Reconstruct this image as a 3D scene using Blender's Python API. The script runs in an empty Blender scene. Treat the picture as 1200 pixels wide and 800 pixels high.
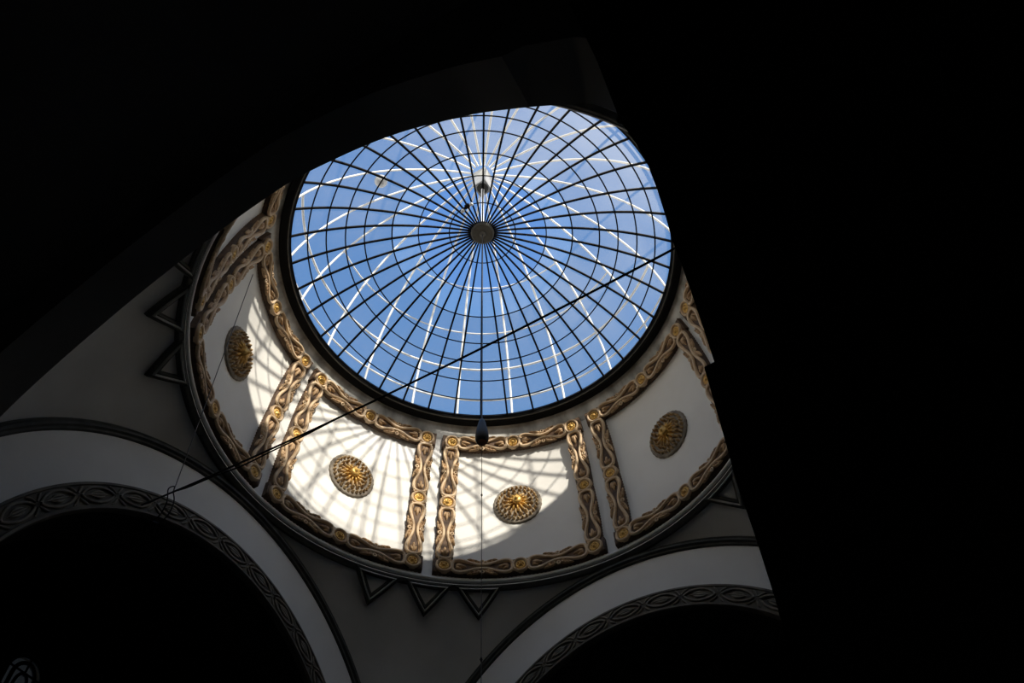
import bpy, math, random
from mathutils import Vector, Matrix
random.seed(7)
sc = bpy.context.scene
COL = sc.collection
U = 4.0            # one model unit = radius of the skylight = 4 m
ZF = 1.6           # eye height above the floor
pi = math.pi
sin, cos, sqrt, rad = math.sin, math.cos, math.sqrt, math.radians


def W(x, y, z):
    return Vector((x * U, y * U, z * U + ZF))


# ------------------------------------------------------------------ materials
def new_mat(name):
    m = bpy.data.materials.new(name)
    m.use_nodes = True
    nt = m.node_tree
    nt.nodes.clear()
    out = nt.nodes.new('ShaderNodeOutputMaterial')
    return m, nt, out


def solid(name, c1, c2=None, scale=3.0, rough=0.7, metal=0.0, bump=0.0, bscale=20.0, detail=4.0, lo=0.35, hi=0.65, spec=0.5, stretch=None):
    m, nt, out = new_mat(name)
    b = nt.nodes.new('ShaderNodeBsdfPrincipled')
    b.inputs['Roughness'].default_value = rough
    b.inputs['Metallic'].default_value = metal
    b.inputs['Specular IOR Level'].default_value = spec
    tc = nt.nodes.new('ShaderNodeTexCoord')
    src = tc.outputs['Object']
    if stretch:
        mp = nt.nodes.new('ShaderNodeMapping')
        mp.inputs['Scale'].default_value = stretch
        nt.links.new(src, mp.inputs['Vector'])
        src = mp.outputs['Vector']
    if c2 is None:
        c2 = tuple(c * 0.88 for c in c1)
    n = nt.nodes.new('ShaderNodeTexNoise')
    n.inputs['Scale'].default_value = scale
    n.inputs['Detail'].default_value = detail
    r = nt.nodes.new('ShaderNodeValToRGB')
    r.color_ramp.elements[0].position = lo
    r.color_ramp.elements[1].position = hi
    r.color_ramp.elements[0].color = (*c2, 1)
    r.color_ramp.elements[1].color = (*c1, 1)
    nt.links.new(src, n.inputs['Vector'])
    nt.links.new(n.outputs['Fac'], r.inputs['Fac'])
    nt.links.new(r.outputs['Color'], b.inputs['Base Color'])
    if bump:
        n2 = nt.nodes.new('ShaderNodeTexNoise')
        n2.inputs['Scale'].default_value = bscale
        n2.inputs['Detail'].default_value = 5
        bp = nt.nodes.new('ShaderNodeBump')
        bp.inputs['Strength'].default_value = bump
        bp.inputs['Distance'].default_value = 0.02
        nt.links.new(src, n2.inputs['Vector'])
        nt.links.new(n2.outputs['Fac'], bp.inputs['Height'])
        nt.links.new(bp.outputs['Normal'], b.inputs['Normal'])
    nt.links.new(b.outputs['BSDF'], out.inputs['Surface'])
    return m


def glass_mat(name, tint, dirt_lo, dirt_hi, scale):
    m, nt, out = new_mat(name)
    tr = nt.nodes.new('ShaderNodeBsdfTransparent')
    tr.inputs['Color'].default_value = (*tint, 1)
    gl = nt.nodes.new('ShaderNodeBsdfGlossy')
    gl.inputs['Roughness'].default_value = 0.08
    gl.inputs['Color'].default_value = (1, 1, 1, 1)
    tl = nt.nodes.new('ShaderNodeBsdfTranslucent')
    tl.inputs['Color'].default_value = (0.72, 0.68, 0.58, 1)
    tc = nt.nodes.new('ShaderNodeTexCoord')
    n = nt.nodes.new('ShaderNodeTexNoise')
    n.inputs['Scale'].default_value = scale
    n.inputs['Detail'].default_value = 6
    mr = nt.nodes.new('ShaderNodeMapRange')
    mr.inputs['From Min'].default_value = 0.35
    mr.inputs['From Max'].default_value = 0.7
    mr.inputs['To Min'].default_value = dirt_lo
    mr.inputs['To Max'].default_value = dirt_hi
    m1 = nt.nodes.new('ShaderNodeMixShader')
    m2 = nt.nodes.new('ShaderNodeMixShader')
    m2.inputs['Fac'].default_value = 0.015
    nt.links.new(tc.outputs['Object'], n.inputs['Vector'])
    nt.links.new(n.outputs['Fac'], mr.inputs['Value'])
    nt.links.new(mr.outputs['Result'], m1.inputs['Fac'])
    nt.links.new(tr.outputs[0], m1.inputs[1])
    nt.links.new(tl.outputs[0], m1.inputs[2])
    nt.links.new(m1.outputs[0], m2.inputs[1])
    nt.links.new(gl.outputs[0], m2.inputs[2])
    nt.links.new(m2.outputs[0], out.inputs['Surface'])
    return m


M_plaster = solid('white_plaster', (0.80, 0.785, 0.745), (0.74, 0.725, 0.685), scale=0.9, rough=0.85, bump=0.05, bscale=6, spec=0.2)
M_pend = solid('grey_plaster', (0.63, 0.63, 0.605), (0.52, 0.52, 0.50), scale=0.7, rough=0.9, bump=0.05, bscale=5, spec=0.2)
M_stone = solid('stained_soffit_plaster', (0.66, 0.65, 0.61), (0.24, 0.235, 0.215), scale=2.4, rough=0.9, lo=0.36, hi=0.64, detail=8, bump=0.25, bscale=8, stretch=(1, 1, 0.35), spec=0.2)
M_strand = solid('gilt_plaster', (0.66, 0.50, 0.32), (0.52, 0.36, 0.21), scale=6, rough=0.6)
M_leaf = solid('bronze_leaf', (0.56, 0.38, 0.21), (0.32, 0.19, 0.09), scale=9, rough=0.6)
M_back = solid('brown_backing', (0.13, 0.075, 0.04), (0.05, 0.028, 0.016), scale=5, rough=0.75)
M_gold = solid('gold_leaf', (0.78, 0.50, 0.14), (0.48, 0.26, 0.06), scale=14, rough=0.42, metal=0.35)
M_rose = solid('antique_gold', (0.54, 0.39, 0.20), (0.30, 0.18, 0.08), scale=12, rough=0.55, metal=0.15)
M_rback = solid('grey_bronze_disc', (0.29, 0.25, 0.19), (0.15, 0.12, 0.09), scale=7, rough=0.7)
M_darktrim = solid('dark_moulding', (0.075, 0.078, 0.07), (0.04, 0.042, 0.038), scale=4, rough=0.65, spec=0.2)
M_midtrim = solid('grey_moulding', (0.42, 0.42, 0.385), (0.30, 0.30, 0.27), scale=4, rough=0.7)
M_lip = solid('pale_lip', (0.80, 0.80, 0.77), (0.70, 0.70, 0.67), scale=4, rough=0.7)
M_arch = solid('brown_archivolt', (0.145, 0.13, 0.10), (0.09, 0.078, 0.06), scale=4, rough=0.8)
M_archrel = solid('brown_archivolt_relief', (0.23, 0.205, 0.155), (0.15, 0.13, 0.10), scale=6, rough=0.75)
M_iron = solid('black_iron', (0.010, 0.010, 0.0095), (0.006, 0.006, 0.006), scale=5, rough=0.6, spec=0.08)
M_hub = solid('dull_metal_hub', (0.13, 0.12, 0.10), (0.09, 0.085, 0.07), scale=8, rough=0.6)
M_steel = solid('white_painted_steel', (0.88, 0.88, 0.86), (0.80, 0.80, 0.78), scale=3, rough=0.5)
M_grey = solid('grey_sheet', (0.36, 0.36, 0.35), (0.28, 0.28, 0.27), scale=8, rough=0.6)
M_cable = solid('black_cable', (0.022, 0.022, 0.026), (0.014, 0.014, 0.016), scale=8, rough=0.5)
M_pale = solid('pale_cord', (0.45, 0.43, 0.38), (0.36, 0.34, 0.3), scale=8, rough=0.7)
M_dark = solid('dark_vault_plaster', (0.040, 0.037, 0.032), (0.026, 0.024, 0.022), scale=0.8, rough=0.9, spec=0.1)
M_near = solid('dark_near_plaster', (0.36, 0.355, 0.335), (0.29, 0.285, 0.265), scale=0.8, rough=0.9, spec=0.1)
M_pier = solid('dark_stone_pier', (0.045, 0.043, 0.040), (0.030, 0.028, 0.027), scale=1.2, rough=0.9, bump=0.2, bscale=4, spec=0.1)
M_floor = solid('dark_stone_floor', (0.34, 0.33, 0.30), (0.24, 0.23, 0.21), scale=1.0, rough=0.6)
M_chrome = solid('polished_lamp', (0.55, 0.56, 0.58), (0.45, 0.46, 0.48), scale=5, rough=0.25, metal=0.2)
M_whitelamp = solid('white_lamp_glass', (0.9, 0.9, 0.88), (0.85, 0.85, 0.83), scale=5, rough=0.25)
M_orange = solid('orange_reflection', (0.40, 0.16, 0.06), (0.25, 0.09, 0.03), scale=10, rough=0.6)  # colour of the painted reflection under the hanging weight
M_glass = glass_mat('dusty_skylight_glass', (0.80, 0.80, 0.81), 0.03, 0.17, 0.40)
M_glass2 = glass_mat('hazy_skylight_glass', (0.97, 0.97, 0.97), 0.04, 0.16, 0.55)
M_cap = glass_mat('clear_cap_glass', (0.90, 0.92, 1.0), 0.0, 0.04, 0.8)
M_pane = glass_mat('leaded_window_glass', (0.024, 0.032, 0.045), 0.0, 0.01, 2.0)
M_lead = solid('window_lead', (0.03, 0.03, 0.03), (0.02, 0.02, 0.02), scale=4, rough=0.7)


# ------------------------------------------------------------------ mesh builder
class MB:
    def __init__(self):
        self.v, self.f, self.m, self.s = [], [], [], []

    def add(self, vs, fs, mat=0, smooth=True):
        o = len(self.v)
        self.v += [Vector(p) for p in vs]
        self.f += [tuple(i + o for i in f) for f in fs]
        self.m += [mat] * len(fs)
        self.s += [smooth] * len(fs)

    def grid(self, rows, closed_u=False, closed_v=False, mat=0, smooth=True):
        n, k = len(rows), len(rows[0])
        vs = [p for r in rows for p in r]
        fs = []
        for i in range(n if closed_u else n - 1):
            a, b = i * k, ((i + 1) % n) * k
            for j in range(k if closed_v else k - 1):
                j2 = (j + 1) % k
                fs.append((a + j, a + j2, b + j2, b + j))
        self.add(vs, fs, mat, smooth)

    def tube(self, pts, r, n=6, mat=0, closed=False, cap=True, up=None):
        pts = [Vector(p) for p in pts]
        N = len(pts)
        rows = []
        ref = Vector(up) if up else None
        for i, p in enumerate(pts):
            a = pts[(i - 1) % N] if closed or i > 0 else p
            b = pts[(i + 1) % N] if closed or i < N - 1 else p
            t = (b - a).normalized()
            if ref is None:
                ref = Vector((0, 0, 1)) if abs(t.z) < 0.9 else Vector((1, 0, 0))
            s = t.cross(ref)
            if s.length < 1e-6:
                s = t.cross(Vector((1, 0.3, 0)))
            s.normalize()
            q = s.cross(t)
            if not up:
                ref = q
            rr = r[i] if isinstance(r, (list, tuple)) else r
            rows.append([p + (s * cos(2 * pi * k / n) + q * sin(2 * pi * k / n)) * rr for k in range(n)])
        self.grid(rows, closed_u=closed, closed_v=True, mat=mat)
        if cap and not closed:
            o = len(self.v) - N * n
            self.f.append(tuple(o + k for k in range(n)))
            self.f.append(tuple(o + (N - 1) * n + k for k in reversed(range(n))))
            self.m += [mat] * 2
            self.s += [False] * 2

    def lathe(self, prof, n, f, mat=0, smooth=True, a0=0.0, a1=2 * pi, closed_prof=False):
        full = abs(a1 - a0 - 2 * pi) < 1e-6
        rows = []
        for i in range(n if full else n + 1):
            a = a0 + (a1 - a0) * i / n
            rows.append([f(r, a, z) for r, z in prof])
        self.grid(rows, closed_u=full, closed_v=closed_prof, mat=mat, smooth=smooth)

    def box(self, c, h, mat=0, R=None):
        c = Vector(c)
        vs = []
        for sx in (-1, 1):
            for sy in (-1, 1):
                for sz in (-1, 1):
                    p = Vector((sx * h[0], sy * h[1], sz * h[2]))
                    vs.append(c + (R @ p if R else p))
        self.add(vs, [(0, 1, 3, 2), (4, 6, 7, 5), (0, 4, 5, 1), (2, 3, 7, 6), (0, 2, 6, 4), (1, 5, 7, 3)], mat, False)

    def build(self, name, mats, parent=None, origin=None):
        if not isinstance(mats, (list, tuple)):
            mats = [mats]
        o = Vector(origin) if origin is not None else Vector((0, 0, 0))
        me = bpy.data.meshes.new(name)
        me.from_pydata([tuple(p - o) for p in self.v], [], self.f)
        for mt in mats:
            me.materials.append(mt)
        me.polygons.foreach_set('material_index', self.m)
        me.polygons.foreach_set('use_smooth', self.s)
        me.update()
        ob = bpy.data.objects.new(name, me)
        COL.objects.link(ob)
        if parent is not None:
            ob.parent = parent
        elif origin is not None:
            ob.location = o
        return ob


def tag(o, label=None, cat=None, group=None, kind=None):
    if label: o['label'] = label
    if cat: o['category'] = cat
    if group: o['group'] = group
    if kind: o['kind'] = kind
    return o


def empty(name, loc, rz=0.0):
    e = bpy.data.objects.new(name, None)
    e.empty_display_size = 0.3
    e.location = loc
    e.rotation_euler = (0, 0, rz)
    COL.objects.link(e)
    return e


def copy_tree(o, parent=None):
    c = o.copy()
    COL.objects.link(c)
    if parent is not None:
        c.parent = parent
    for ch in list(o.children):
        copy_tree(ch, c)
    return c


def smooth_curve(pts, k=6):
    out = []
    P = [Vector(p) for p in pts]
    for i in range(len(P) - 1):
        p0, p1, p2, p3 = P[max(i - 1, 0)], P[i], P[i + 1], P[min(i + 2, len(P) - 1)]
        for j in range(k):
            t = j / k
            out.append(0.5 * ((2 * p1) + (p2 - p0) * t + (2 * p0 - 5 * p1 + 4 * p2 - p3) * t * t + (3 * p1 - p0 - 3 * p2 + p3) * t ** 3))
    out.append(P[-1])
    return out


def struct(o, label=None, cat=None):
    return tag(o, label, cat, kind='structure')


# ------------------------------------------------------------------ measures (model units, azimuth from +Y towards +X)
H1, HH = 4.138, 4.546          # rim and crown of the glass dome
ZL, RL = 3.075, 1.236          # foot of the drum
ZC, S = 1.75, 1.266            # springing of the arches, half side of the square
PR = sqrt(RL ** 2 + (ZL - ZC) ** 2)      # pendentive sphere
RA = sqrt(PR ** 2 - S ** 2)              # arch cut by the sphere in the wall plane
RO = 0.935                               # arch opening


def az(r, a, z):
    return W(r * sin(a), r * cos(a), z)


def drum_r(z):
    return 1.0 + 0.228 * sqrt(max(0.0, 1 - ((z - 3.1) / 1.07) ** 2))


# arc-length table of the drum's profile
_tab = []
_s = 0.0
_zprev = None
for i in range(601):
    z = 3.06 + (4.165 - 3.06) * i / 600
    if _zprev is not None:
        _s += sqrt((z - _zprev) ** 2 + (drum_r(z) - drum_r(_zprev)) ** 2)
    _tab.append((_s, z))
    _zprev = z


def s_of_z(z):
    for k in range(600):
        if _tab[k + 1][1] >= z:
            (s0, z0), (s1, z1) = _tab[k], _tab[k + 1]
            return s0 + (s1 - s0) * (z - z0) / (z1 - z0)
    return _tab[-1][0]


def z_of_s(s):
    if s <= 0: return 3.06 + s
    if s >= _tab[-1][0]: return _tab[-1][1]
    lo, hi = 0, 600
    while hi - lo > 1:
        m = (lo + hi) // 2
        if _tab[m][0] <= s: lo = m
        else: hi = m
    (s0, z0), (s1, z1) = _tab[lo], _tab[hi]
    return z0 + (z1 - z0) * (s - s0) / (s1 - s0)


def drum(a, s, w):
    """point on the drum's inner face: azimuth, arc length up the profile, height towards the room"""
    z = z_of_s(s)
    r = drum_r(z)
    e = 0.004
    dr = (drum_r(z + e) - drum_r(z - e)) / (2 * e)
    L = sqrt(1 + dr * dr)
    return az(r - w / L, a, z + w * dr / L)


# ------------------------------------------------------------------ setting: drum, pendentives, walls
mb = MB()
prof = [(drum_r(z), z) for z in [3.05 + (4.03 - 3.05) * i / 24 for i in range(25)]]
mb.lathe(prof, 160, az)
outer = [(1.34, 3.05), (1.34, 3.9), (1.22, 4.10), (1.16, 4.12)]
mb.lathe(outer[::-1], 80, az)
mb.build('wall_drum', M_plaster)['kind'] = 'structure'

mb = MB()   # stained cove between panels and skylight ring
prof = [(drum_r(z), z) for z in [4.03 + (4.118 - 4.03) * i / 6 for i in range(7)]]
prof = [(r - 0.004 * (1 if i in (2, 3) else 0), z) for i, (r, z) in enumerate(prof)]
prof += [(1.050, 4.120), (1.050, 4.140), (1.17, 4.140)]
mb.lathe(prof, 160, az)
mb.build('trim_1', M_stone)['kind'] = 'structure'

mb = MB()   # pendentives: one sphere cut by four wall planes
rows = []
NA = 240
for i in range(NA):
    a = 2 * pi * i / NA
    d = (a + pi / 4) % (pi / 2) - pi / 4
    rw = S / cos(d)
    row = []
    for j in range(13):
        r = RL + 0.012 + (rw - RL - 0.012) * j / 12
        row.append(az(r, a, ZC + sqrt(max(0, PR * PR - r * r))))
    rows.append(row)
mb.grid(rows, closed_u=True)
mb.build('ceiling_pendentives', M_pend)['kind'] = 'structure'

mb = MB()   # cornice at the foot of the drum: pale lip over a dark moulding
mb.lathe([(1.236, 3.086), (1.222, 3.084), (1.216, 3.079), (1.216, 3.072), (1.224, 3.066), (1.240, 3.064)], 160, az)
mb.build('trim_2', M_lip)['kind'] = 'structure'
mb = MB()
mb.lathe([(1.240, 3.066), (1.226, 3.063), (1.225, 3.056), (1.233, 3.052), (1.234, 3.046), (1.243, 3.042), (1.245, 3.036), (1.256, 3.036), (1.275, 3.05)], 160, az)
mb.build('trim_3', M_darktrim)['kind'] = 'structure'

FLOOR = -0.4
SIDES = {'north': 0.0, 'east': pi / 2, 'west': -pi / 2}


def arch_outline(R, clip=None, n=48):
    pts = [(R, FLOOR)]
    for i in range(n + 1):
        t = pi * i / n
        pts.append((R * cos(t), ZC + R * sin(t)))
    pts.append((-R, FLOOR))
    if clip:
        pts = [(max(-clip, min(clip, x)), z) for x, z in pts]
    return pts


for side, a in SIDES.items():
    Rz = Matrix.Rotation(-a, 3, 'Z')

    def T(x, y, z):
        return Rz @ Vector((x * U, y * U, 0)) + Vector((0, 0, z * U + ZF))
    mb = MB()
    o1, o2 = arch_outline(RO), arch_outline(RA, S + 0.02)
    mb.grid([[T(x, S, z) for x, z in o1], [T(x, S, z) for x, z in o2], [T(x * 1.02, S + 0.12, z + 0.02) for x, z in o2]], smooth=False)
    mb.build('wall_' + side, M_plaster)['kind'] = 'structure'
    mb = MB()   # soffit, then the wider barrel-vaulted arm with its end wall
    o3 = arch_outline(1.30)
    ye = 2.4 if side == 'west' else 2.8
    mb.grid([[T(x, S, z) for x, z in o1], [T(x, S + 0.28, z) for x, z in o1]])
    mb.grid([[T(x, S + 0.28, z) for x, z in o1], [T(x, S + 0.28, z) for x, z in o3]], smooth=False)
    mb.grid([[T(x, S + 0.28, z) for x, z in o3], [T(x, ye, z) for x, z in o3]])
    if side == 'west':
        # end wall with an arched window hole
        wc, wz0, wz1, hw = WIN = (-0.005, 2.22, 2.585, 0.095)
        n = len(o3)
        hole = [(wc + hw, wz0)]
        for i in range(n - 2):
            t = pi * i / (n - 3)
            hole.append((wc + hw * cos(t), wz1 + hw * sin(t)))
        hole.append((wc - hw, wz0))
        mb.grid([[T(x, ye, z) for x, z in hole], [T(x, ye, z) for x, z in o3]], smooth=False)
        mb.add([T(wc + hw, ye, wz0), T(wc - hw, ye, wz0), T(-1.30, ye, FLOOR), T(1.30, ye, FLOOR)], [(0, 1, 2, 3)], 0, False)
        mb.grid([[T(x, ye, z) for x, z in hole + hole[:1]], [T(x, ye + 0.06, z) for x, z in hole + hole[:1]]], smooth=False)
    else:
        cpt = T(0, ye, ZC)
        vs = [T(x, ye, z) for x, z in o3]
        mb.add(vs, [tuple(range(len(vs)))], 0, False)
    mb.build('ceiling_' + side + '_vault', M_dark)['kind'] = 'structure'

    # dark moulding that rims the arch where the pendentive starts
    if side in ('north', 'west'):
        mb = MB()
        sec = [(0.025, 0.0), (0.025, 0.014), (0.016, 0.022), (0.008, 0.016), (0.004, 0.026), (-0.006, 0.026), (-0.010, 0.014), (-0.018, 0.012), (-0.022, 0.0)]
        rows = []
        for i in range(97):
            t = -0.12 + (pi + 0.24) * i / 96
            rows.append([T((1.272 + dr) * cos(t), S - w, ZC + (1.272 + dr) * sin(t)) for dr, w in sec])
        mb.grid(rows, smooth=False)
        ob = mb.build('trim_4' if side == 'north' else 'trim_5', M_darktrim)
        ob['kind'] = 'structure'
        # carved archivolt round the opening
        mb = MB()
        R0, R1 = RO, 1.040
        sec = [(R1, 0.0), (R1, 0.010), (R1 - 0.010, 0.012), (R1 - 0.013, 0.006), (R0 + 0.014, 0.006), (R0 + 0.010, 0.014), (R0, 0.014), (R0 - 0.004, 0.004), (R0 - 0.004, -0.02)]
        rows = []
        for i in range(97):
            t = -0.12 + (pi + 0.24) * i / 96
            rows.append([T(r * cos(t), S - w, ZC + r * sin(t)) for r, w in sec])
        mb.grid(rows, smooth=False)
        base = mb

        def A(t, dr, w):
            r = 0.988 + dr
            return T(r * cos(t), S - w, ZC + r * sin(t))
        NM = 17
        for k in range(NM):
            tc = (k + 0.5) * pi / NM
            dt = 0.5 * pi / NM
            # pointed oval with a palmette inside
            for sg in (1, -1):
                pts = []
                for j in range(13):
                    u = -1 + 2 * j / 12
                    pts.append(A(tc + u * dt * 0.84, sg * 0.030 * cos(u * pi / 2) ** 0.7, 0.010))
                base.tube(pts, 0.0062 * U, 5, mat=1)
                for j in (-1, 1):   # crossing leaf strokes between the ovals
                    pts = [A(tc + j * dt * (0.62 + 0.34 * q / 4), sg * (0.036 - 0.026 * (q / 4) ** 1.5), 0.009) for q in range(5)]
                    base.tube(pts, [0.002 * U, 0.005 * U, 0.006 * U, 0.005 * U, 0.003 * U], 5, mat=1)
            for dr, ln in ((0, 0.55), (0.011, 0.36), (-0.011, 0.36)):
                pts = [A(tc + dt * ln * (-1 + 2 * q / 6), dr * cos((-1 + q / 3) * 1.2), 0.011) for q in range(7)]
                base.tube(pts, [0.001 * U, 0.004 * U, 0.006 * U, 0.0065 * U, 0.006 * U, 0.004 * U, 0.001 * U], 5, mat=1)
        ob = base.build('trim_6' if side == 'north' else 'trim_7', [M_arch, M_archrel])
        ob['kind'] = 'structure'

# window at the end of the west arm
mb = MB()
wc, wz0, wz1, hw = WIN
X = -2.43
hole = [(wc + hw, wz0)] + [(wc + hw * cos(pi * i / 24), wz1 + hw * sin(pi * i / 24)) for i in range(25)] + [(wc - hw, wz0)]
mb.add([W(X, y, z) for y, z in hole], [tuple(range(len(hole)))], 0, False)
win = mb.build('window_1', M_pane)
win['kind'] = 'structure'
mb = MB()


def bar(p, q, r=0.006):
    mb.tube([W(X + 0.006, *p), W(X + 0.006, *q)], r * U, 4)


mb.tube([W(X + 0.006, y, z) for y, z in hole], 0.013 * U, 5, closed=True)
inner = [(wc + (y - wc) * 0.62, wz0 + 0.05 + (z - wz0) * 0.82) for y, z in hole]
mb.tube([W(X + 0.006, y, z) for y, z in inner], 0.010 * U, 5, closed=True)
inner = [(wc + (y - wc) * 0.34, wz0 + 0.09 + (z - wz0) * 0.62) for y, z in hole]
mb.tube([W(X + 0.006, y, z) for y, z in inner], 0.008 * U, 5, closed=True)
for zz in (2.30, 2.40, 2.50, 2.60):
    bar((wc - hw, zz), (wc + hw, zz))
bar((wc, wz1), (wc, wz1 + hw))
mb.build('window_frame', M_lead, win)

# floor
mb = MB()
mb.box(W(0, -0.4, FLOOR - 0.02), (3.6 * U, 3.6 * U, 0.02 * U))
mb.build('floor', M_floor)['kind'] = 'structure'

# near (south) wall, its opening traced where it stands, and the bay the viewer stands in
SO = [(-1.02, FLOOR), (-1.02, 1.6), (-1.005, 1.85), (-0.965, 2.02), (-0.896, 2.173), (-0.80, 2.295), (-0.688, 2.402), (-0.56, 2.505), (-0.414, 2.593), (-0.321, 2.642), (-0.17, 2.702),
      (0.0, 2.733), (0.106, 2.713), (0.302, 2.632), (0.446, 2.543), (0.56, 2.447), (0.664, 2.343), (0.741, 2.265), (0.829, 2.153), (0.909, 2.045), (0.993, 1.920), (1.0262, 1.871),
      (1.0464, 1.8165), (1.0653, 1.7626), (1.0778, 1.7014), (1.0859, 1.632), (1.091, 1.55), (1.105, 1.45), (1.115, 1.2), (1.115, FLOOR)]
sm = [SO[0]] + [(p.x, p.y) for p in smooth_curve([(x, z, 0) for x, z in SO[1:-1]], 4)] + [SO[-1]]
rim = []
for i, (x, z) in enumerate(sm):
    if i == 0: rim.append((-1.9, FLOOR))
    elif i == len(sm) - 1: rim.append((1.9, FLOOR))
    else:
        u = i / (len(sm) - 1)
        t = pi * (1 - u)
        k = 1.9 / max(abs(cos(t)), abs(sin(t)) * 1.15)
        rim.append((k * cos(t), max(1.6 + k * sin(t), 0.6)))
mb = MB()
Y0, Y1 = -1.21, -1.34
mb.grid([[W(x, Y0, z) for x, z in rim], [W(x, Y0, z) for x, z in sm], [W(x + (0.04 if x > 0.9 else 0) - (0.02 if x < -0.9 else 0), Y1, z + (0.03 if z > 1.7 else 0)) for x, z in sm],
         [W(x, Y1, z) for x, z in rim]], smooth=False)
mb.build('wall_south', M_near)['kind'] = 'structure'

mb = MB()   # bay: side walls, back wall, barrel ceiling
o3 = [(1.9, FLOOR)] + [(1.9 * cos(pi * i / 40), 1.6 + 1.55 * sin(pi * i / 40)) for i in range(41)] + [(-1.9, FLOOR)]
mb.grid([[W(x, Y1 + 0.01, z) for x, z in o3], [W(x, -3.6, z) for x, z in o3]])
vs = [W(x, -3.6, z) for x, z in o3]
mb.add(vs, [tuple(range(len(vs)))], 0, False)
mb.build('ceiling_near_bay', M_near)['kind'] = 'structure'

# pier beside the viewer, stepped where the plinth gives way to the shaft
PE = [(1.0715, 0.0 - 0.4), (1.0795, 0.25), (1.0795, 0.278), (1.081, 0.301), (1.0822, 0.34), (1.0826, 0.372), (1.083, 0.39), (1.0848, 0.4234), (1.0888, 0.5030), (1.0966, 0.5032), (1.0992, 0.57), (1.1012, 0.643),
      (1.102, 0.692), (1.1048, 0.7435), (1.107, 0.7976), (1.1083, 0.864), (1.1058, 0.93), (1.099, 1.02), (1.1005, 1.29), (1.0935, 1.73), (1.075, 2.15), (1.055, 2.6), (1.04, 2.95)]
mb = MB()
mb.grid([[W(1.75, -1.45, z) for x, z in PE], [W(x, -1.45, z) for x, z in PE], [W(x + 0.012, -1.345, z) for x, z in PE], [W(1.75, -1.345, z) for x, z in PE]], smooth=False)
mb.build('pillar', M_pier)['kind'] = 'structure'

# outer roof so that daylight enters through the skylight alone
mb = MB()
q = 3.9
ringo = [(1.345 * sin(2 * pi * i / 64), 1.345 * cos(2 * pi * i / 64)) for i in range(64)]
sqo = []
for x, y in ringo:
    k = q / max(abs(x), abs(y))
    sqo.append((x * k, y * k))
mb.grid([[W(x, y, 3.2) for x, y in ringo], [W(x, y, 3.2) for x, y in sqo]], closed_v=True, smooth=False)
mb.build('roof', M_near)['kind'] = 'structure'

# ------------------------------------------------------------------ scrollwork frames on the drum
ST, SB = s_of_z(4.006), s_of_z(3.143)
HA = 0.325
LIFT = 0.008      # the frames stand proud of the wall


def blob(mb, f, u, v, w, lu, lv, lw, ang=0.0, mat=0, nu=7, nv=7):
    """raised leaf lobe on a mapped surface f(u, v, w)"""
    ca, sa = cos(ang), sin(ang)
    rows = []
    for i in range(nu):
        t = i / (nu - 1)
        x = -1 + 2 * t
        half = (max(0.0, 1 - x * x)) ** 0.5 * (1.15 - 0.35 * x)
        row = []
        for j in range(nv):
            p = pi * j / (nv - 1)
            y = -cos(p) * half
            h = sin(p) * half
            uu, vv = x * lu, y * lv
            row.append(f(u + uu * ca - vv * sa, v + uu * sa + vv * ca, w + h * lw))
        rows.append(row)
    mb.grid(rows, mat=mat)


def ring_on(mb, f, u, v, w, R, r, n=14, mat=0, k=6):
    rows = []
    for i in range(n):
        a = 2 * pi * i / n
        row = []
        for j in range(k):
            b = 2 * pi * j / k
            rr = R + r * cos(b)
            row.append(f(u + rr * cos(a), v + rr * sin(a), w + r * sin(b)))
        rows.append(row)
    mb.grid(rows, closed_u=True, closed_v=True, mat=mat)


def strand(mb, f, pts, r, w, n=6, mat=0):
    """rounded strand that follows pts (u, v) over the mapped surface"""
    N = len(pts)
    rows = []
    for i in range(N):
        a, b = pts[max(i - 1, 0)], pts[min(i + 1, N - 1)]
        du, dv = b[0] - a[0], b[1] - a[1]
        L = sqrt(du * du + dv * dv) or 1
        nx, ny = -dv / L, du / L
        row = []
        for j in range(n):
            c = 2 * pi * j / n
            row.append(f(pts[i][0] + nx * r * cos(c), pts[i][1] + ny * r * cos(c), w + r * 1.1 * sin(c)))
        rows.append(row)
    mb.grid(rows, closed_v=True, mat=mat)


HWB = 0.046     # half width of the border


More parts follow.
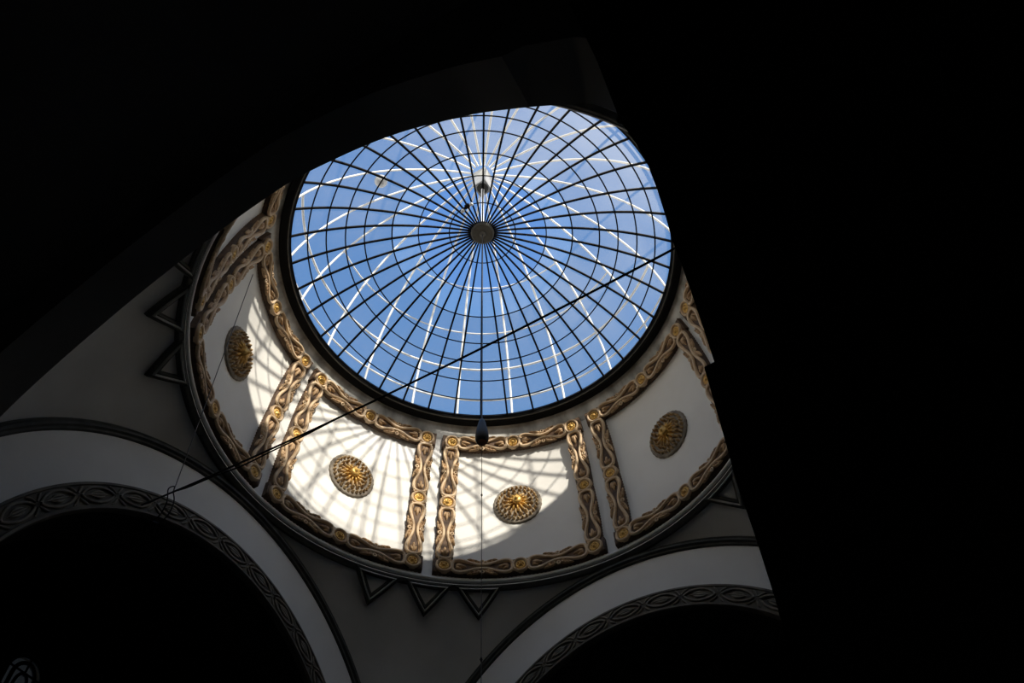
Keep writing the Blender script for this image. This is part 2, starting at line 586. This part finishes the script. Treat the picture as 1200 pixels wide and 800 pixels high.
def strip(f, L, back, work, c0, c1):
    """one border strip: f maps (u along, v across, w out); two hourglass modules between three medallions"""
    e0, e1 = -0.056 if c0 else -0.0, L + (0.056 if c1 else 0.0)
    n = 90
    rows = []
    for i in range(n + 1):
        u = e0 + (e1 - e0) * i / n
        t = (u / L * 2) % 1.0
        hw = HWB * (0.93 + 0.10 * abs(sin(pi * t)) ** 0.5) + 0.0022 * sin(u * 330)
        rows.append([f(u, -hw, -0.014), f(u, -hw, 0.017), f(u, -hw * 0.5, 0.020), f(u, 0, 0.019), f(u, hw * 0.5, 0.020), f(u, hw, 0.017), f(u, hw, -0.014)])
    back.grid(rows)
    k = len(rows[0])
    for rw in (rows[0], rows[-1]):
        back.add(rw, [tuple(range(k))], 0, False)
    for k in range(2):
        l = L / 2
        o = k * l
        half = [(0.105, 0.0), (0.108, 0.016), (0.125, 0.031), (0.165, 0.0385), (0.22, 0.0395), (0.29, 0.033), (0.36, 0.0225), (0.43, 0.014), (0.5, 0.0115)]
        ctl = half + [(1 - a, b) for a, b in half[-2::-1]]
        for sg in (1, -1):
            pts = [(o + p.x * l, sg * p.y) for p in smooth_curve([(a, b, 0) for a, b in ctl], 3)]
            strand(work, f, pts, 0.0088, 0.024)
            strand(work, f, [(u, v * 0.70) for u, v in pts], 0.0030, 0.023, n=4, mat=1)
        for c in (0.20, 0.80):       # palmette inside each loop
            d = 1 if c < 0.5 else -1
            u0 = o + c * l
            blob(work, f, u0 + d * 0.010, 0, 0.020, 0.030, 0.0085, 0.014, 0 if d > 0 else pi, 1)
            for sg in (1, -1):
                blob(work, f, u0 - d * 0.002, sg * 0.011, 0.020, 0.019, 0.0065, 0.010, (0.35 * sg) if d > 0 else pi - 0.35 * sg, 1)
        for sg in (1, -1):           # eye scrolls and acanthus at the waist
            um = o + 0.5 * l
            ring_on(work, f, um, sg * 0.0335, 0.025, 0.0085, 0.0045, mat=0)
            for d in (1, -1):
                for q, (du, dv, ln, wd, an) in enumerate(((0.022, 0.034, 0.014, 0.006, 0.75), (0.034, 0.040, 0.017, 0.0062, 0.50), (0.049, 0.0435, 0.018, 0.006, 0.30),
                                                         (0.066, 0.0475, 0.016, 0.005, 0.15), (0.030, 0.026, 0.016, 0.005, 0.30), (0.050, 0.033, 0.015, 0.0045, 0.25))):
                    blob(work, f, um + d * du, sg * dv, 0.019, ln, wd, 0.011, (an * sg) if d > 0 else pi - an * sg, 1, 6, 6)
        # S-shaped link into the medallions
        for c, d in ((0.0, 1), (1.0, -1)):
            for sg in (1, -1):
                pts = [(o + c * l + d * (0.040 + 0.012 * q / 4), sg * (0.036 - 0.020 * q / 4)) for q in range(5)]
                strand(work, f, pts, 0.006, 0.022)


def medallion(f, u, v):
    m = MB()
    n = 22
    # strand coloured ring, dark groove, gold heart with a spiral
    rows = []
    for i in range(n):
        a = 2 * pi * i / n
        rows.append([f(u + r * cos(a), v + r * sin(a), w) for r, w in ((0.047, 0.012), (0.046, 0.026), (0.041, 0.034), (0.035, 0.032), (0.031, 0.022), (0.030, 0.019))])
    m.grid(rows, closed_u=True, mat=0)
    rows = []
    for i in range(n):
        a = 2 * pi * i / n
        rows.append([f(u + r * cos(a), v + r * sin(a), w) for r, w in ((0.030, 0.019), (0.027, 0.018), (0.026, 0.026), (0.021, 0.030), (0.017, 0.025), (0.012, 0.025), (0.009, 0.033), (0.001, 0.036))])
    m.grid(rows, closed_u=True, mat=1)
    for k in range(8):
        a = 2 * pi * k / 8
        blob(m, f, u + 0.0185 * cos(a), v + 0.0185 * sin(a), 0.024, 0.006, 0.004, 0.007, a, 1, 5, 5)
    return m


base = drum(0, SB, 0)
proto = empty('scroll_frame', base)


def f_vert(sg):
    return lambda u, v, w: drum(sg * HA + v / drum_r(z_of_s(SB + u)), SB + u, w + LIFT)


def f_hor(s):
    r = drum_r(z_of_s(s))
    return lambda u, v, w: drum(-HA + u / r, s + v, w + LIFT)


LV = ST - SB
for nm, f, L, c in (('side_border', f_vert(-1), LV, False), ('side_border', f_vert(1), LV, False),
                    ('top_border', f_hor(ST), 2 * HA * drum_r(4.008), True), ('bottom_border', f_hor(SB), 2 * HA * drum_r(3.150), True)):
    bk, wk = MB(), MB()
    strip(f, L, bk, wk, c, c)
    b = bk.build(nm, M_back, proto, base)
    wk.build('scrollwork', [M_strand, M_leaf], b, base)
for s in (SB, ST):
    r = drum_r(z_of_s(s))
    for u in (0, HA * r, 2 * HA * r):
        medallion(f_hor(s), u, 0).build('medallion', [M_strand, M_gold], proto, base)
for sg in (-1, 1):
    medallion(f_vert(sg), LV / 2, 0).build('medallion', [M_strand, M_gold], proto, base)

FR = [(-157.5, 'gilded scrollwork frame at upper left, mostly cut off by the dark arch'),
      (-112.5, 'gilded scrollwork frame on the left, half shaded, with a thin wire across it'),
      (-67.5, 'gilded scrollwork frame around the brightest panel with the fan of rib shadows'),
      (-22.5, 'gilded scrollwork frame below the skylight, lit only in its left half'),
      (22.5, 'gilded scrollwork frame around the fully shaded panel right of the skylight'),
      (67.5, 'gilded scrollwork frame at far right, only a corner showing beside the dark pier')]


def place(root, a, label, group, first):
    o = root if first else copy_tree(root)
    R = Matrix.Rotation(-a, 3, 'Z')
    o.location = R @ Vector(base_of[root])
    o.rotation_euler = (0, 0, -a)
    o['label'] = label
    o['group'] = group
    return o


base_of = {proto: tuple(base)}
tag(proto, None, 'ornamental frame')
for i, (a, lb) in enumerate(FR):
    place(proto, rad(a), lb, 'scrollwork frames around the drum panels', i == 0)

# ------------------------------------------------------------------ rosettes
RZ = 3.585
rs = s_of_z(RZ)
rb = drum(0, rs, 0)
ros = empty('ceiling_rosette', rb)
rr0 = drum_r(RZ)


def f_ros(x, y, w):
    return drum(x / rr0, rs + y, w)


def pol(m, prof, n, mat=0, wav=None):
    rows = []
    for i in range(n):
        a = 2 * pi * i / n
        rows.append([f_ros(r * cos(a) * (1 + (wav(a) if wav else 0)), r * sin(a) * (1 + (wav(a) if wav else 0)), w) for r, w in prof])
    m.grid(rows, closed_u=True, mat=mat)


m = MB()
pol(m, [(0.134, -0.004), (0.134, 0.008), (0.129, 0.013), (0.120, 0.012), (0.100, 0.014), (0.06, 0.016), (0.0005, 0.016)], 84, 0, lambda a: 0.012 * sin(28 * a))
m.build('backing_disc', M_rback, ros, rb)
m = MB()
for k in range(28):
    a = 2 * pi * k / 28
    blob(m, f_ros, 0.1105 * cos(a), 0.1105 * sin(a), 0.009, 0.0085, 0.0078, 0.022, a)
m.build('bead_ring', M_rose, ros, rb)
m = MB()
for k in range(16):
    a = 2 * pi * (k + 0.5) / 16
    blob(m, f_ros, 0.062 * cos(a), 0.062 * sin(a), 0.013, 0.028, 0.0066, 0.016, a, 0)
    blob(m, f_ros, 0.084 * cos(a), 0.084 * sin(a), 0.012, 0.0085, 0.0098, 0.026, a, 0)
m.build('outer_petals', M_rose, ros, rb)
m = MB()
for k in range(12):
    a = 2 * pi * k / 12
    blob(m, f_ros, 0.043 * cos(a), 0.043 * sin(a), 0.020, 0.022, 0.0062, 0.018, a, 0)
pol(m, [(0.054, 0.014), (0.046, 0.020), (0.034, 0.026), (0.026, 0.030)], 36)
m.build('inner_petals', M_gold, ros, rb)
m = MB()
pol(m, [(0.027, 0.030), (0.026, 0.048), (0.021, 0.060), (0.014, 0.058), (0.010, 0.064), (0.004, 0.072), (0.0004, 0.073)], 20)
m.build('boss', M_gold, ros, rb)
tag(ros, None, 'rosette')
base_of[ros] = tuple(rb)
for i, (a, lb) in enumerate(((-112.5, 'dark gilded rosette in the left panel, seen as a narrow oval in shade'),
                             (-67.5, 'bright gilded rosette in the sunlit panel striped with rib shadows'),
                             (-22.5, 'round gilded rosette below the skylight on the edge of sun and shade'),
                             (22.5, 'dull brown rosette in the shaded panel right of the skylight'))):
    place(ros, rad(a), lb, 'gilded rosettes in the drum panels', i == 0)


# ------------------------------------------------------------------ triangular mouldings on the pendentives
def sphere_pt(a, dz, w):
    """azimuth, arc distance below the drum's foot, height towards the room"""
    th0 = math.asin(RL / PR)
    th = th0 + dz / PR
    rr = PR - w
    return az(rr * sin(th), a, ZC + rr * cos(th))


def tri_f(u, v, w):
    return sphere_pt(u / 1.27, v, w)


tb = tri_f(0, 0.02, 0)
tri = empty('triangle_moulding', tb)


def tri_ring(m, o, i, prof, mat=0):
    """band between two similar triangles; prof = (t from outer to inner, height)"""
    def corners(sc_, up):
        return [(-0.128 + 2.05 * sc_, 0.012 + sc_), (0.128 - 2.05 * sc_, 0.012 + sc_), (0.0, 0.182 - 1.75 * sc_)]
    rows = []
    for t, w in prof:
        C_ = corners(o + (i - o) * t, 0)
        row = []
        for k in range(3):
            a, b = C_[k], C_[(k + 1) % 3]
            for j in range(8):
                q = j / 8
                row.append(tri_f(a[0] + (b[0] - a[0]) * q, a[1] + (b[1] - a[1]) * q, w))
        rows.append(row)
    m.grid(rows, closed_v=True, mat=mat, smooth=False)


m = MB()
tri_ring(m, 0.0, 0.034, [(0, -0.005), (0, 0.020), (0.25, 0.026), (0.45, 0.016), (0.75, 0.024), (1.0, 0.020), (1.0, -0.003)])
m.build('dark_band', M_darktrim, tri, tb)
m = MB()
tri_ring(m, 0.012, 0.021, [(0, 0.012), (0.1, 0.028), (0.5, 0.033), (0.9, 0.028), (1.0, 0.012)])
m.build('raised_bead', M_midtrim, tri, tb)
m = MB()
C_ = [(-0.128 + 2.05 * 0.033, 0.045), (0.128 - 2.05 * 0.033, 0.045), (0.0, 0.182 - 1.75 * 0.033)]
m.add([tri_f(x, y, 0.006) for x, y in C_], [(0, 1, 2)], 0, False)
m.build('inset_panel', M_plaster, tri, tb)
tag(tri, None, 'moulding')
base_of[tri] = tuple(tb)
TR = [(-45 - 11.2, 'left one of the three zigzag triangles under the lit panels'),
      (-45 + 0.8, 'middle one of the three zigzag triangles under the lit panels'),
      (-45 + 12.4, 'right one of the three zigzag triangles under the lit panels, crossed by the hanging wire'),
      (-135 + 8.0, 'lower dark triangle moulding beside the half shaded left panel'),
      (-135 - 4.2, 'dark triangle moulding at far left, above another one'),
      (-135 - 16.2, 'uppermost dark triangle moulding at far left, cut off by the dark arch'),
      (45 - 14.0, 'dark triangle moulding at right beside the dark pier')]
for i, (a, lb) in enumerate(TR):
    place(tri, rad(a), lb, 'triangular mouldings on the pendentives', i == 0)

# ------------------------------------------------------------------ glass dome
rise = HH - H1
RHO = (1 + rise ** 2) / 2 / rise
CZ = HH - RHO
root = empty('glass_dome', W(0, 0, H1 - 0.02))
tag(root, 'round blue glass skylight dome with forty black glazing ribs', 'skylight')
O = Vector(root.location)


def gd(r, a, off=0.0):
    th = math.asin(min(1.0, r / RHO))
    R = RHO + off
    return az(R * sin(th), a, CZ + R * cos(th))


m = MB()
m.lathe([(1.0, 4.148), (0.997, 4.139), (1.004, 4.135), (1.008, 4.125), (1.018, 4.122), (1.022, 4.116), (1.051, 4.110), (1.056, 4.113), (1.056, 4.150), (1.0, 4.155)], 160, az, closed_prof=True, smooth=False)
m.build('rim_ring', M_iron, root, O)
m = MB()
m.lathe([(1.0090, 4.125), (1.011, 4.120), (1.015, 4.120), (1.017, 4.124)], 160, az)
m.build('rim_bead', M_hub, root, O)
PH = rad(-32.4)


def rib_mesh(r0, r1, wid, dep):
    m = MB()
    rows = []
    n = 26
    for i in range(n + 1):
        r = r0 + (r1 - r0) * i / n
        p, pi_, po = gd(r, 0), gd(r, 0, -dep * 0.7), gd(r, 0, dep * 0.3)
        k = wid * U * (0.75 + 0.25 * min(1, r / 0.5))
        sx = Vector((k / 2, 0, 0))
        rows.append([pi_ - sx, pi_ + sx, po + sx, po - sx])
    m.grid(rows, closed_v=True, smooth=False)
    return m


rib0 = rib_mesh(0.05, 1.003, 0.0098, 0.011).build('rib', M_iron, root, O)
rib0.rotation_euler = (0, 0, -PH)
for k in range(1, 40):
    r_ = rib0.copy()
    COL.objects.link(r_)
    r_.parent = root
    r_.rotation_euler = (0, 0, -(PH + 2 * pi * k / 40))
for rr in (0.188, 0.361, 0.505, 0.650, 0.746, 0.840, 0.927):
    m = MB()
    wd = 0.0078 if rr > 0.4 else 0.0062
    m.tube([gd(rr, 2 * pi * i / 160, -0.004) for i in range(160)], wd * U / 2, 6, closed=True)
    m.build('hoop', M_iron, root, O)
m = MB()
m.lathe([(0.0005, 4.522), (0.058, 4.523), (0.066, 4.530), (0.066, 4.552), (0.0005, 4.560)], 40, az, smooth=False)
m.lathe([(0.0005, 4.512), (0.016, 4.514), (0.018, 4.523)], 16, az)
m.build('hub', M_hub, root, O)
m = MB()
m.lathe([(r, 0) for r in (0.361, 0.43, 0.505)], 120, lambda r, a, z: gd(r, a))
m.build('inner_glazing', M_glass2, root, O)['label'] = 'hazy glazing around the clear cap'
m = MB()
m.lathe([(r, 0) for r in (0.505, 0.65, 0.746, 0.84, 0.927, 1.0)], 120, lambda r, a, z: gd(r, a))
m.build('glazing', M_glass, root, O)['label'] = 'dusty pale outer glazing'
m = MB()
m.lathe([(r, 0) for r in (0.07, 0.188, 0.28, 0.361)], 120, lambda r, a, z: gd(r, a))
m.build('cap_glazing', M_cap, root, O)['label'] = 'clear deep blue cap glazing'

# ------------------------------------------------------------------ white steel lattice outside
root = empty('lattice_dome', W(0, 0, 4.19))
tag(root, 'white steel lattice dome standing outside over the glass skylight', 'framework')
O = Vector(root.location)


def ld(th, a, k=1.0):
    return az(1.12 * k * sin(th), a, 4.19 + 1.22 * k * cos(th))


m = MB()
m.tube([ld(pi / 2 * (0.04 + 0.96 * i / 24), 0) for i in range(25)], 0.0070 * U, 6)
mer0 = m.build('meridian_bar', M_steel, root, O)
first = True
AZ = [-99.5, -83.6, -70.4, -54.5, -39, -22.3, -7.8, 9.5, 26.7, 44, 61, 75, 91, 108, 124, 140, 156.5, 173, 189.5, 206, 222, 241]
for a in AZ:
    o = mer0 if first else mer0.copy()
    if not first:
        COL.objects.link(o)
        o.parent = root
    first = False
    o.rotation_euler = (0, 0, -rad(a - 32.01))
for r, wd, b0, b1 in ((1.119, 0.012, -180, 180), (1.098, 0.006, -131.5, 43), (1.030, 0.0075, -131.5, 43), (0.905, 0.005, -102.5, 29), (0.695, 0.0045, -71, 12)):
    th = math.asin(r / 1.12)
    m = MB()
    m.tube([ld(th, rad(b0 + (b1 - b0) * i / 96)) for i in range(96 if b1 - b0 == 360 else 97)], wd * U, 6, closed=b1 - b0 == 360)
    m.build('ring_bar', M_steel, root, O)
m = MB()
m.lathe([(0.0005, 5.19), (0.062, 5.19), (0.066, 5.20), (0.066, 5.40), (0.05, 5.42), (0.0005, 5.43)], 4, az, smooth=False, a0=pi / 4, a1=pi / 4 + 2 * pi)
m.build('crown_box', M_grey, root, O)
m = MB()
m.lathe([(0.0005, 5.179), (0.032, 5.180), (0.036, 5.19)], 24, az)
m.build('base_plate', M_iron, root, O)
m = MB()
m.tube([W(0, 0, 4.552), W(0, 0, 5.17)], 0.009 * U, 8)
m.build('mast', M_steel, root, O)

# shiny lamp hung on the lattice, upper left
c = W(-0.509, -0.379, 5.165)
m = MB()
m.lathe([(0.0004, -0.042), (0.02, -0.038), (0.036, -0.022), (0.042, 0.0), (0.036, 0.022), (0.02, 0.036), (0.012, 0.042)], 20, lambda r, a, z: c + Vector((r * U * cos(a), r * U * sin(a), z * U)))
lamp = m.build('globe_lamp', M_chrome, None, c)
tag(lamp, 'small shiny grey globe lamp outside the glass at upper left', 'lamp')
m = MB()
m.lathe([(0.013, 0.038), (0.014, 0.052), (0.0004, 0.054)], 12, lambda r, a, z: c + Vector((r * U * cos(a), r * U * sin(a), z * U)))
m.build('lamp_cap', M_iron, lamp, c)

# twin white spotlights clamped under the glass near the hub
c = gd(0.195, math.atan2(0.02, -0.19), -0.012)
root = empty('twin_spotlight', c)
tag(root, 'pair of tiny white spotlights on a black clamp near the skylight hub', 'lamp')
m = MB()
m.box(c + Vector((0, 0, -0.03)), (0.05, 0.04, 0.045))
m.tube([c + Vector((-0.16, 0.03, -0.08)), c + Vector((0.14, -0.03, -0.08))], 0.022, 6)
m.tube([c + Vector((0, 0, 0.0)), c + Vector((-0.02, -0.16, 0.16))], 0.02, 6)
m.build('clamp', M_iron, root, c)
for d in (Vector((-0.13, 0.02, -0.10)), Vector((0.12, -0.02, -0.10))):
    m = MB()
    q = c + d
    m.lathe([(0.0004, -0.05), (0.03, -0.045), (0.045, -0.015), (0.04, 0.02), (0.022, 0.05), (0.0004, 0.055)], 12, lambda r, a, z: q + Vector((r * cos(a), r * sin(a), z)))
    m.build('bulb', M_whitelamp, root, c)

# ------------------------------------------------------------------ wires
m = MB()
o = W(0, 0, 4.514)
m.tube([W(0, 0, 4.514), W(0, 0, 2.80)], 0.0026 * U, 6, mat=0)
m.tube([W(0, 0, 2.66), W(0, 0, 1.45)], 0.0013 * U, 5, mat=0)
for z, k in ((2.36, 1.0), (1.66, 1.2)):
    m.lathe([(0.0004, -0.010 * k), (0.004 * k, 0), (0.0004, 0.010 * k)], 8, lambda r, a, zz: W(r * cos(a), r * sin(a), z + zz))
wire = m.build('plumb_wire', [M_cable], None, o)
tag(wire, 'thin black wire hanging straight down from the skylight hub', 'wire')

c = W(0, 0, 2.80)
m = MB()
m.lathe([(0.0004, 0.0), (0.010, -0.002), (0.014, -0.018), (0.018, -0.04), (0.024, -0.075), (0.027, -0.105), (0.026, -0.125), (0.020, -0.140), (0.010, -0.147), (0.0004, -0.148)], 24,
        lambda r, a, z: c + Vector((r * U * cos(a), r * U * sin(a), z * U)))
wt = m.build('hanging_weight', M_cable, None, c)
tag(wt, 'dark pear shaped weight hanging on the wire just under the skylight rim', 'weight')
m = MB()  # faint orange reflection at the weight's foot, put in as a coloured cap
m.lathe([(0.018, -0.1425), (0.012, -0.150), (0.0004, -0.152)], 16, lambda r, a, z: c + Vector((r * U * cos(a), r * U * sin(a), z * U)))
m.build('tip', M_orange, wt, c)['label'] = 'tip with painted orange reflection'

CA, CE = Vector((-1.252, -0.4928, 2.5788)), Vector((1.25, -0.6214, 2.1948))


def cab(t, dz=0.0, sag=0.058):
    p = CA + (CE - CA) * t
    return W(p.x, p.y, p.z - sag * 4 * t * (1 - t) + dz)


o = cab(0)
m = MB()
m.tube([cab(i / 40) for i in range(41)], 0.0042 * U, 6)
cable = m.build('stretched_cable', M_cable, None, o)
tag(cable, 'black cable stretched diagonally across the dome in front of the skylight', 'cable')
m = MB()
pts = []
for i in range(25):
    t = 0.075 + 0.375 * i / 24
    u = i / 24
    pts.append(cab(t, 0.0035 - 0.034 * sin(pi * u) * (1 - 0.6 * u) - 0.006 * sin(pi * u * 6) * (1 - u)))
m.tube(pts, 0.0030 * U, 6)
m.build('second_strand', M_cable, cable, o)

kn = cab(0.076)
top = Vector((W(-0.905, -0.703, 4.338)))
m = MB()
m.tube([top + (kn - top) * (i / 20) for i in range(21)], 0.0021 * U, 5)
kp = top + (kn - top) * 0.22
m.lathe([(0.0004, -0.012), (0.007, 0), (0.0004, 0.012)], 8, lambda r, a, z: kp + Vector((r * U * cos(a), r * U * sin(a), z * U)))
guy = m.build('guy_wire', M_cable, None, top)
tag(guy, 'thin black guy wire running down across the left rosette to the cable', 'wire')
m = MB()
lp = [kn, kn + Vector((-0.05, 0.10, -0.06)), kn + Vector((-0.12, 0.16, -0.16)), kn + Vector((-0.22, 0.20, -0.22)), kn + Vector((-0.34, 0.20, -0.30)), kn + Vector((-0.36, 0.10, -0.34))]
m.tube(smooth_curve(lp, 5), 0.0026 * U, 5)
lp = [kn, kn + Vector((0.02, -0.03, 0.08)), kn + Vector((-0.06, -0.06, 0.04)), kn + Vector((-0.12, 0.04, -0.10)), kn + Vector((-0.24, 0.10, -0.24)), kn + Vector((-0.36, 0.10, -0.34))]
m.tube(smooth_curve(lp, 5), 0.0026 * U, 5)
m.build('loose_loop', M_cable, guy, top)

# small rounded fitting on the pier's edge by the skylight
c = W(1.0808, -1.25, 1.5715)
m = MB()
m.lathe([(0.0004, -0.009), (0.006, -0.0075), (0.009, -0.002), (0.008, 0.005), (0.005, 0.009), (0.0004, 0.0105)], 14, lambda r, a, z: c + Vector((r * U * cos(a), r * U * sin(a), z * U)))
fx = m.build('wall_fitting', M_pier, None, c)
tag(fx, 'small dark rounded fitting at the corner between near arch and pier', 'fitting')
m = MB()
m.tube([c, c + Vector((0.14, 0.02, 0.03))], 0.02, 6)
m.build('bracket', M_iron, fx, c)

# ------------------------------------------------------------------ light
wd = bpy.data.worlds.new('sky')
sc.world = wd
wd.use_nodes = True
nt = wd.node_tree
nt.nodes.clear()
wo = nt.nodes.new('ShaderNodeOutputWorld')
bg = nt.nodes.new('ShaderNodeBackground')
tc = nt.nodes.new('ShaderNodeTexCoord')
sp = nt.nodes.new('ShaderNodeSeparateXYZ')
rp = nt.nodes.new('ShaderNodeValToRGB')
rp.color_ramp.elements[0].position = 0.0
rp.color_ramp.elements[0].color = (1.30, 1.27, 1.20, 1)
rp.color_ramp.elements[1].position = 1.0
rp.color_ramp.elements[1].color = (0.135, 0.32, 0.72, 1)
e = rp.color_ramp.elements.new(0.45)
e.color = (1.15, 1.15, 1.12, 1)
e = rp.color_ramp.elements.new(0.74)
e.color = (0.175, 0.375, 0.74, 1)
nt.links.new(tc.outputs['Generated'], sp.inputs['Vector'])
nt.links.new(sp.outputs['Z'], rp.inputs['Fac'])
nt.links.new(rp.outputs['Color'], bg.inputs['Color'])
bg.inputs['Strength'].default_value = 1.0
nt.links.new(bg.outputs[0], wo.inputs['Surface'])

sd = bpy.data.lights.new('sun', 'SUN')
sd.energy = 8.2
sd.angle = rad(0.95)
sd.color = (1.0, 0.93, 0.80)
so = bpy.data.objects.new('sun', sd)
COL.objects.link(so)
aa, el = rad(-58.83), rad(23.86)
dv = Vector((cos(el) * sin(aa), cos(el) * cos(aa), -sin(el)))
so.rotation_euler = dv.to_track_quat('-Z', 'Y').to_euler()
so.location = -dv * 60 + W(0, 0, 4)

# ------------------------------------------------------------------ camera
cd = bpy.data.cameras.new('camera')
cam = bpy.data.objects.new('camera', cd)
COL.objects.link(cam)
cd.sensor_width = 36.0
cd.lens = 36.0 * 1027.93 / 1200
cd.clip_start = 0.02
fw = Vector((-0.2547, 0.4715, 0.8443)).normalized()
rt = Vector((0.8584, 0.5123, -0.0271))
rt = (rt - fw * rt.dot(fw)).normalized()
up = rt.cross(fw)
cam.matrix_world = Matrix(((rt.x, up.x, -fw.x, 0), (rt.y, up.y, -fw.y, 0), (rt.z, up.z, -fw.z, 0), (0, 0, 0, 1)))
cam.location = W(1.1375, -1.8195, 0)
sc.camera = cam

sc.view_settings.view_transform = 'Standard'
sc.view_settings.look = 'None'
sc.view_settings.exposure = 0.0
sc.view_settings.gamma = 1.0
sc.view_settings.use_curve_mapping = False
sc.cycles.use_denoising = True
sc.cycles.max_bounces = 14
sc.cycles.diffuse_bounces = 8
sc.cycles.transparent_max_bounces = 16
sc.cycles.sample_clamp_indirect = 4.0
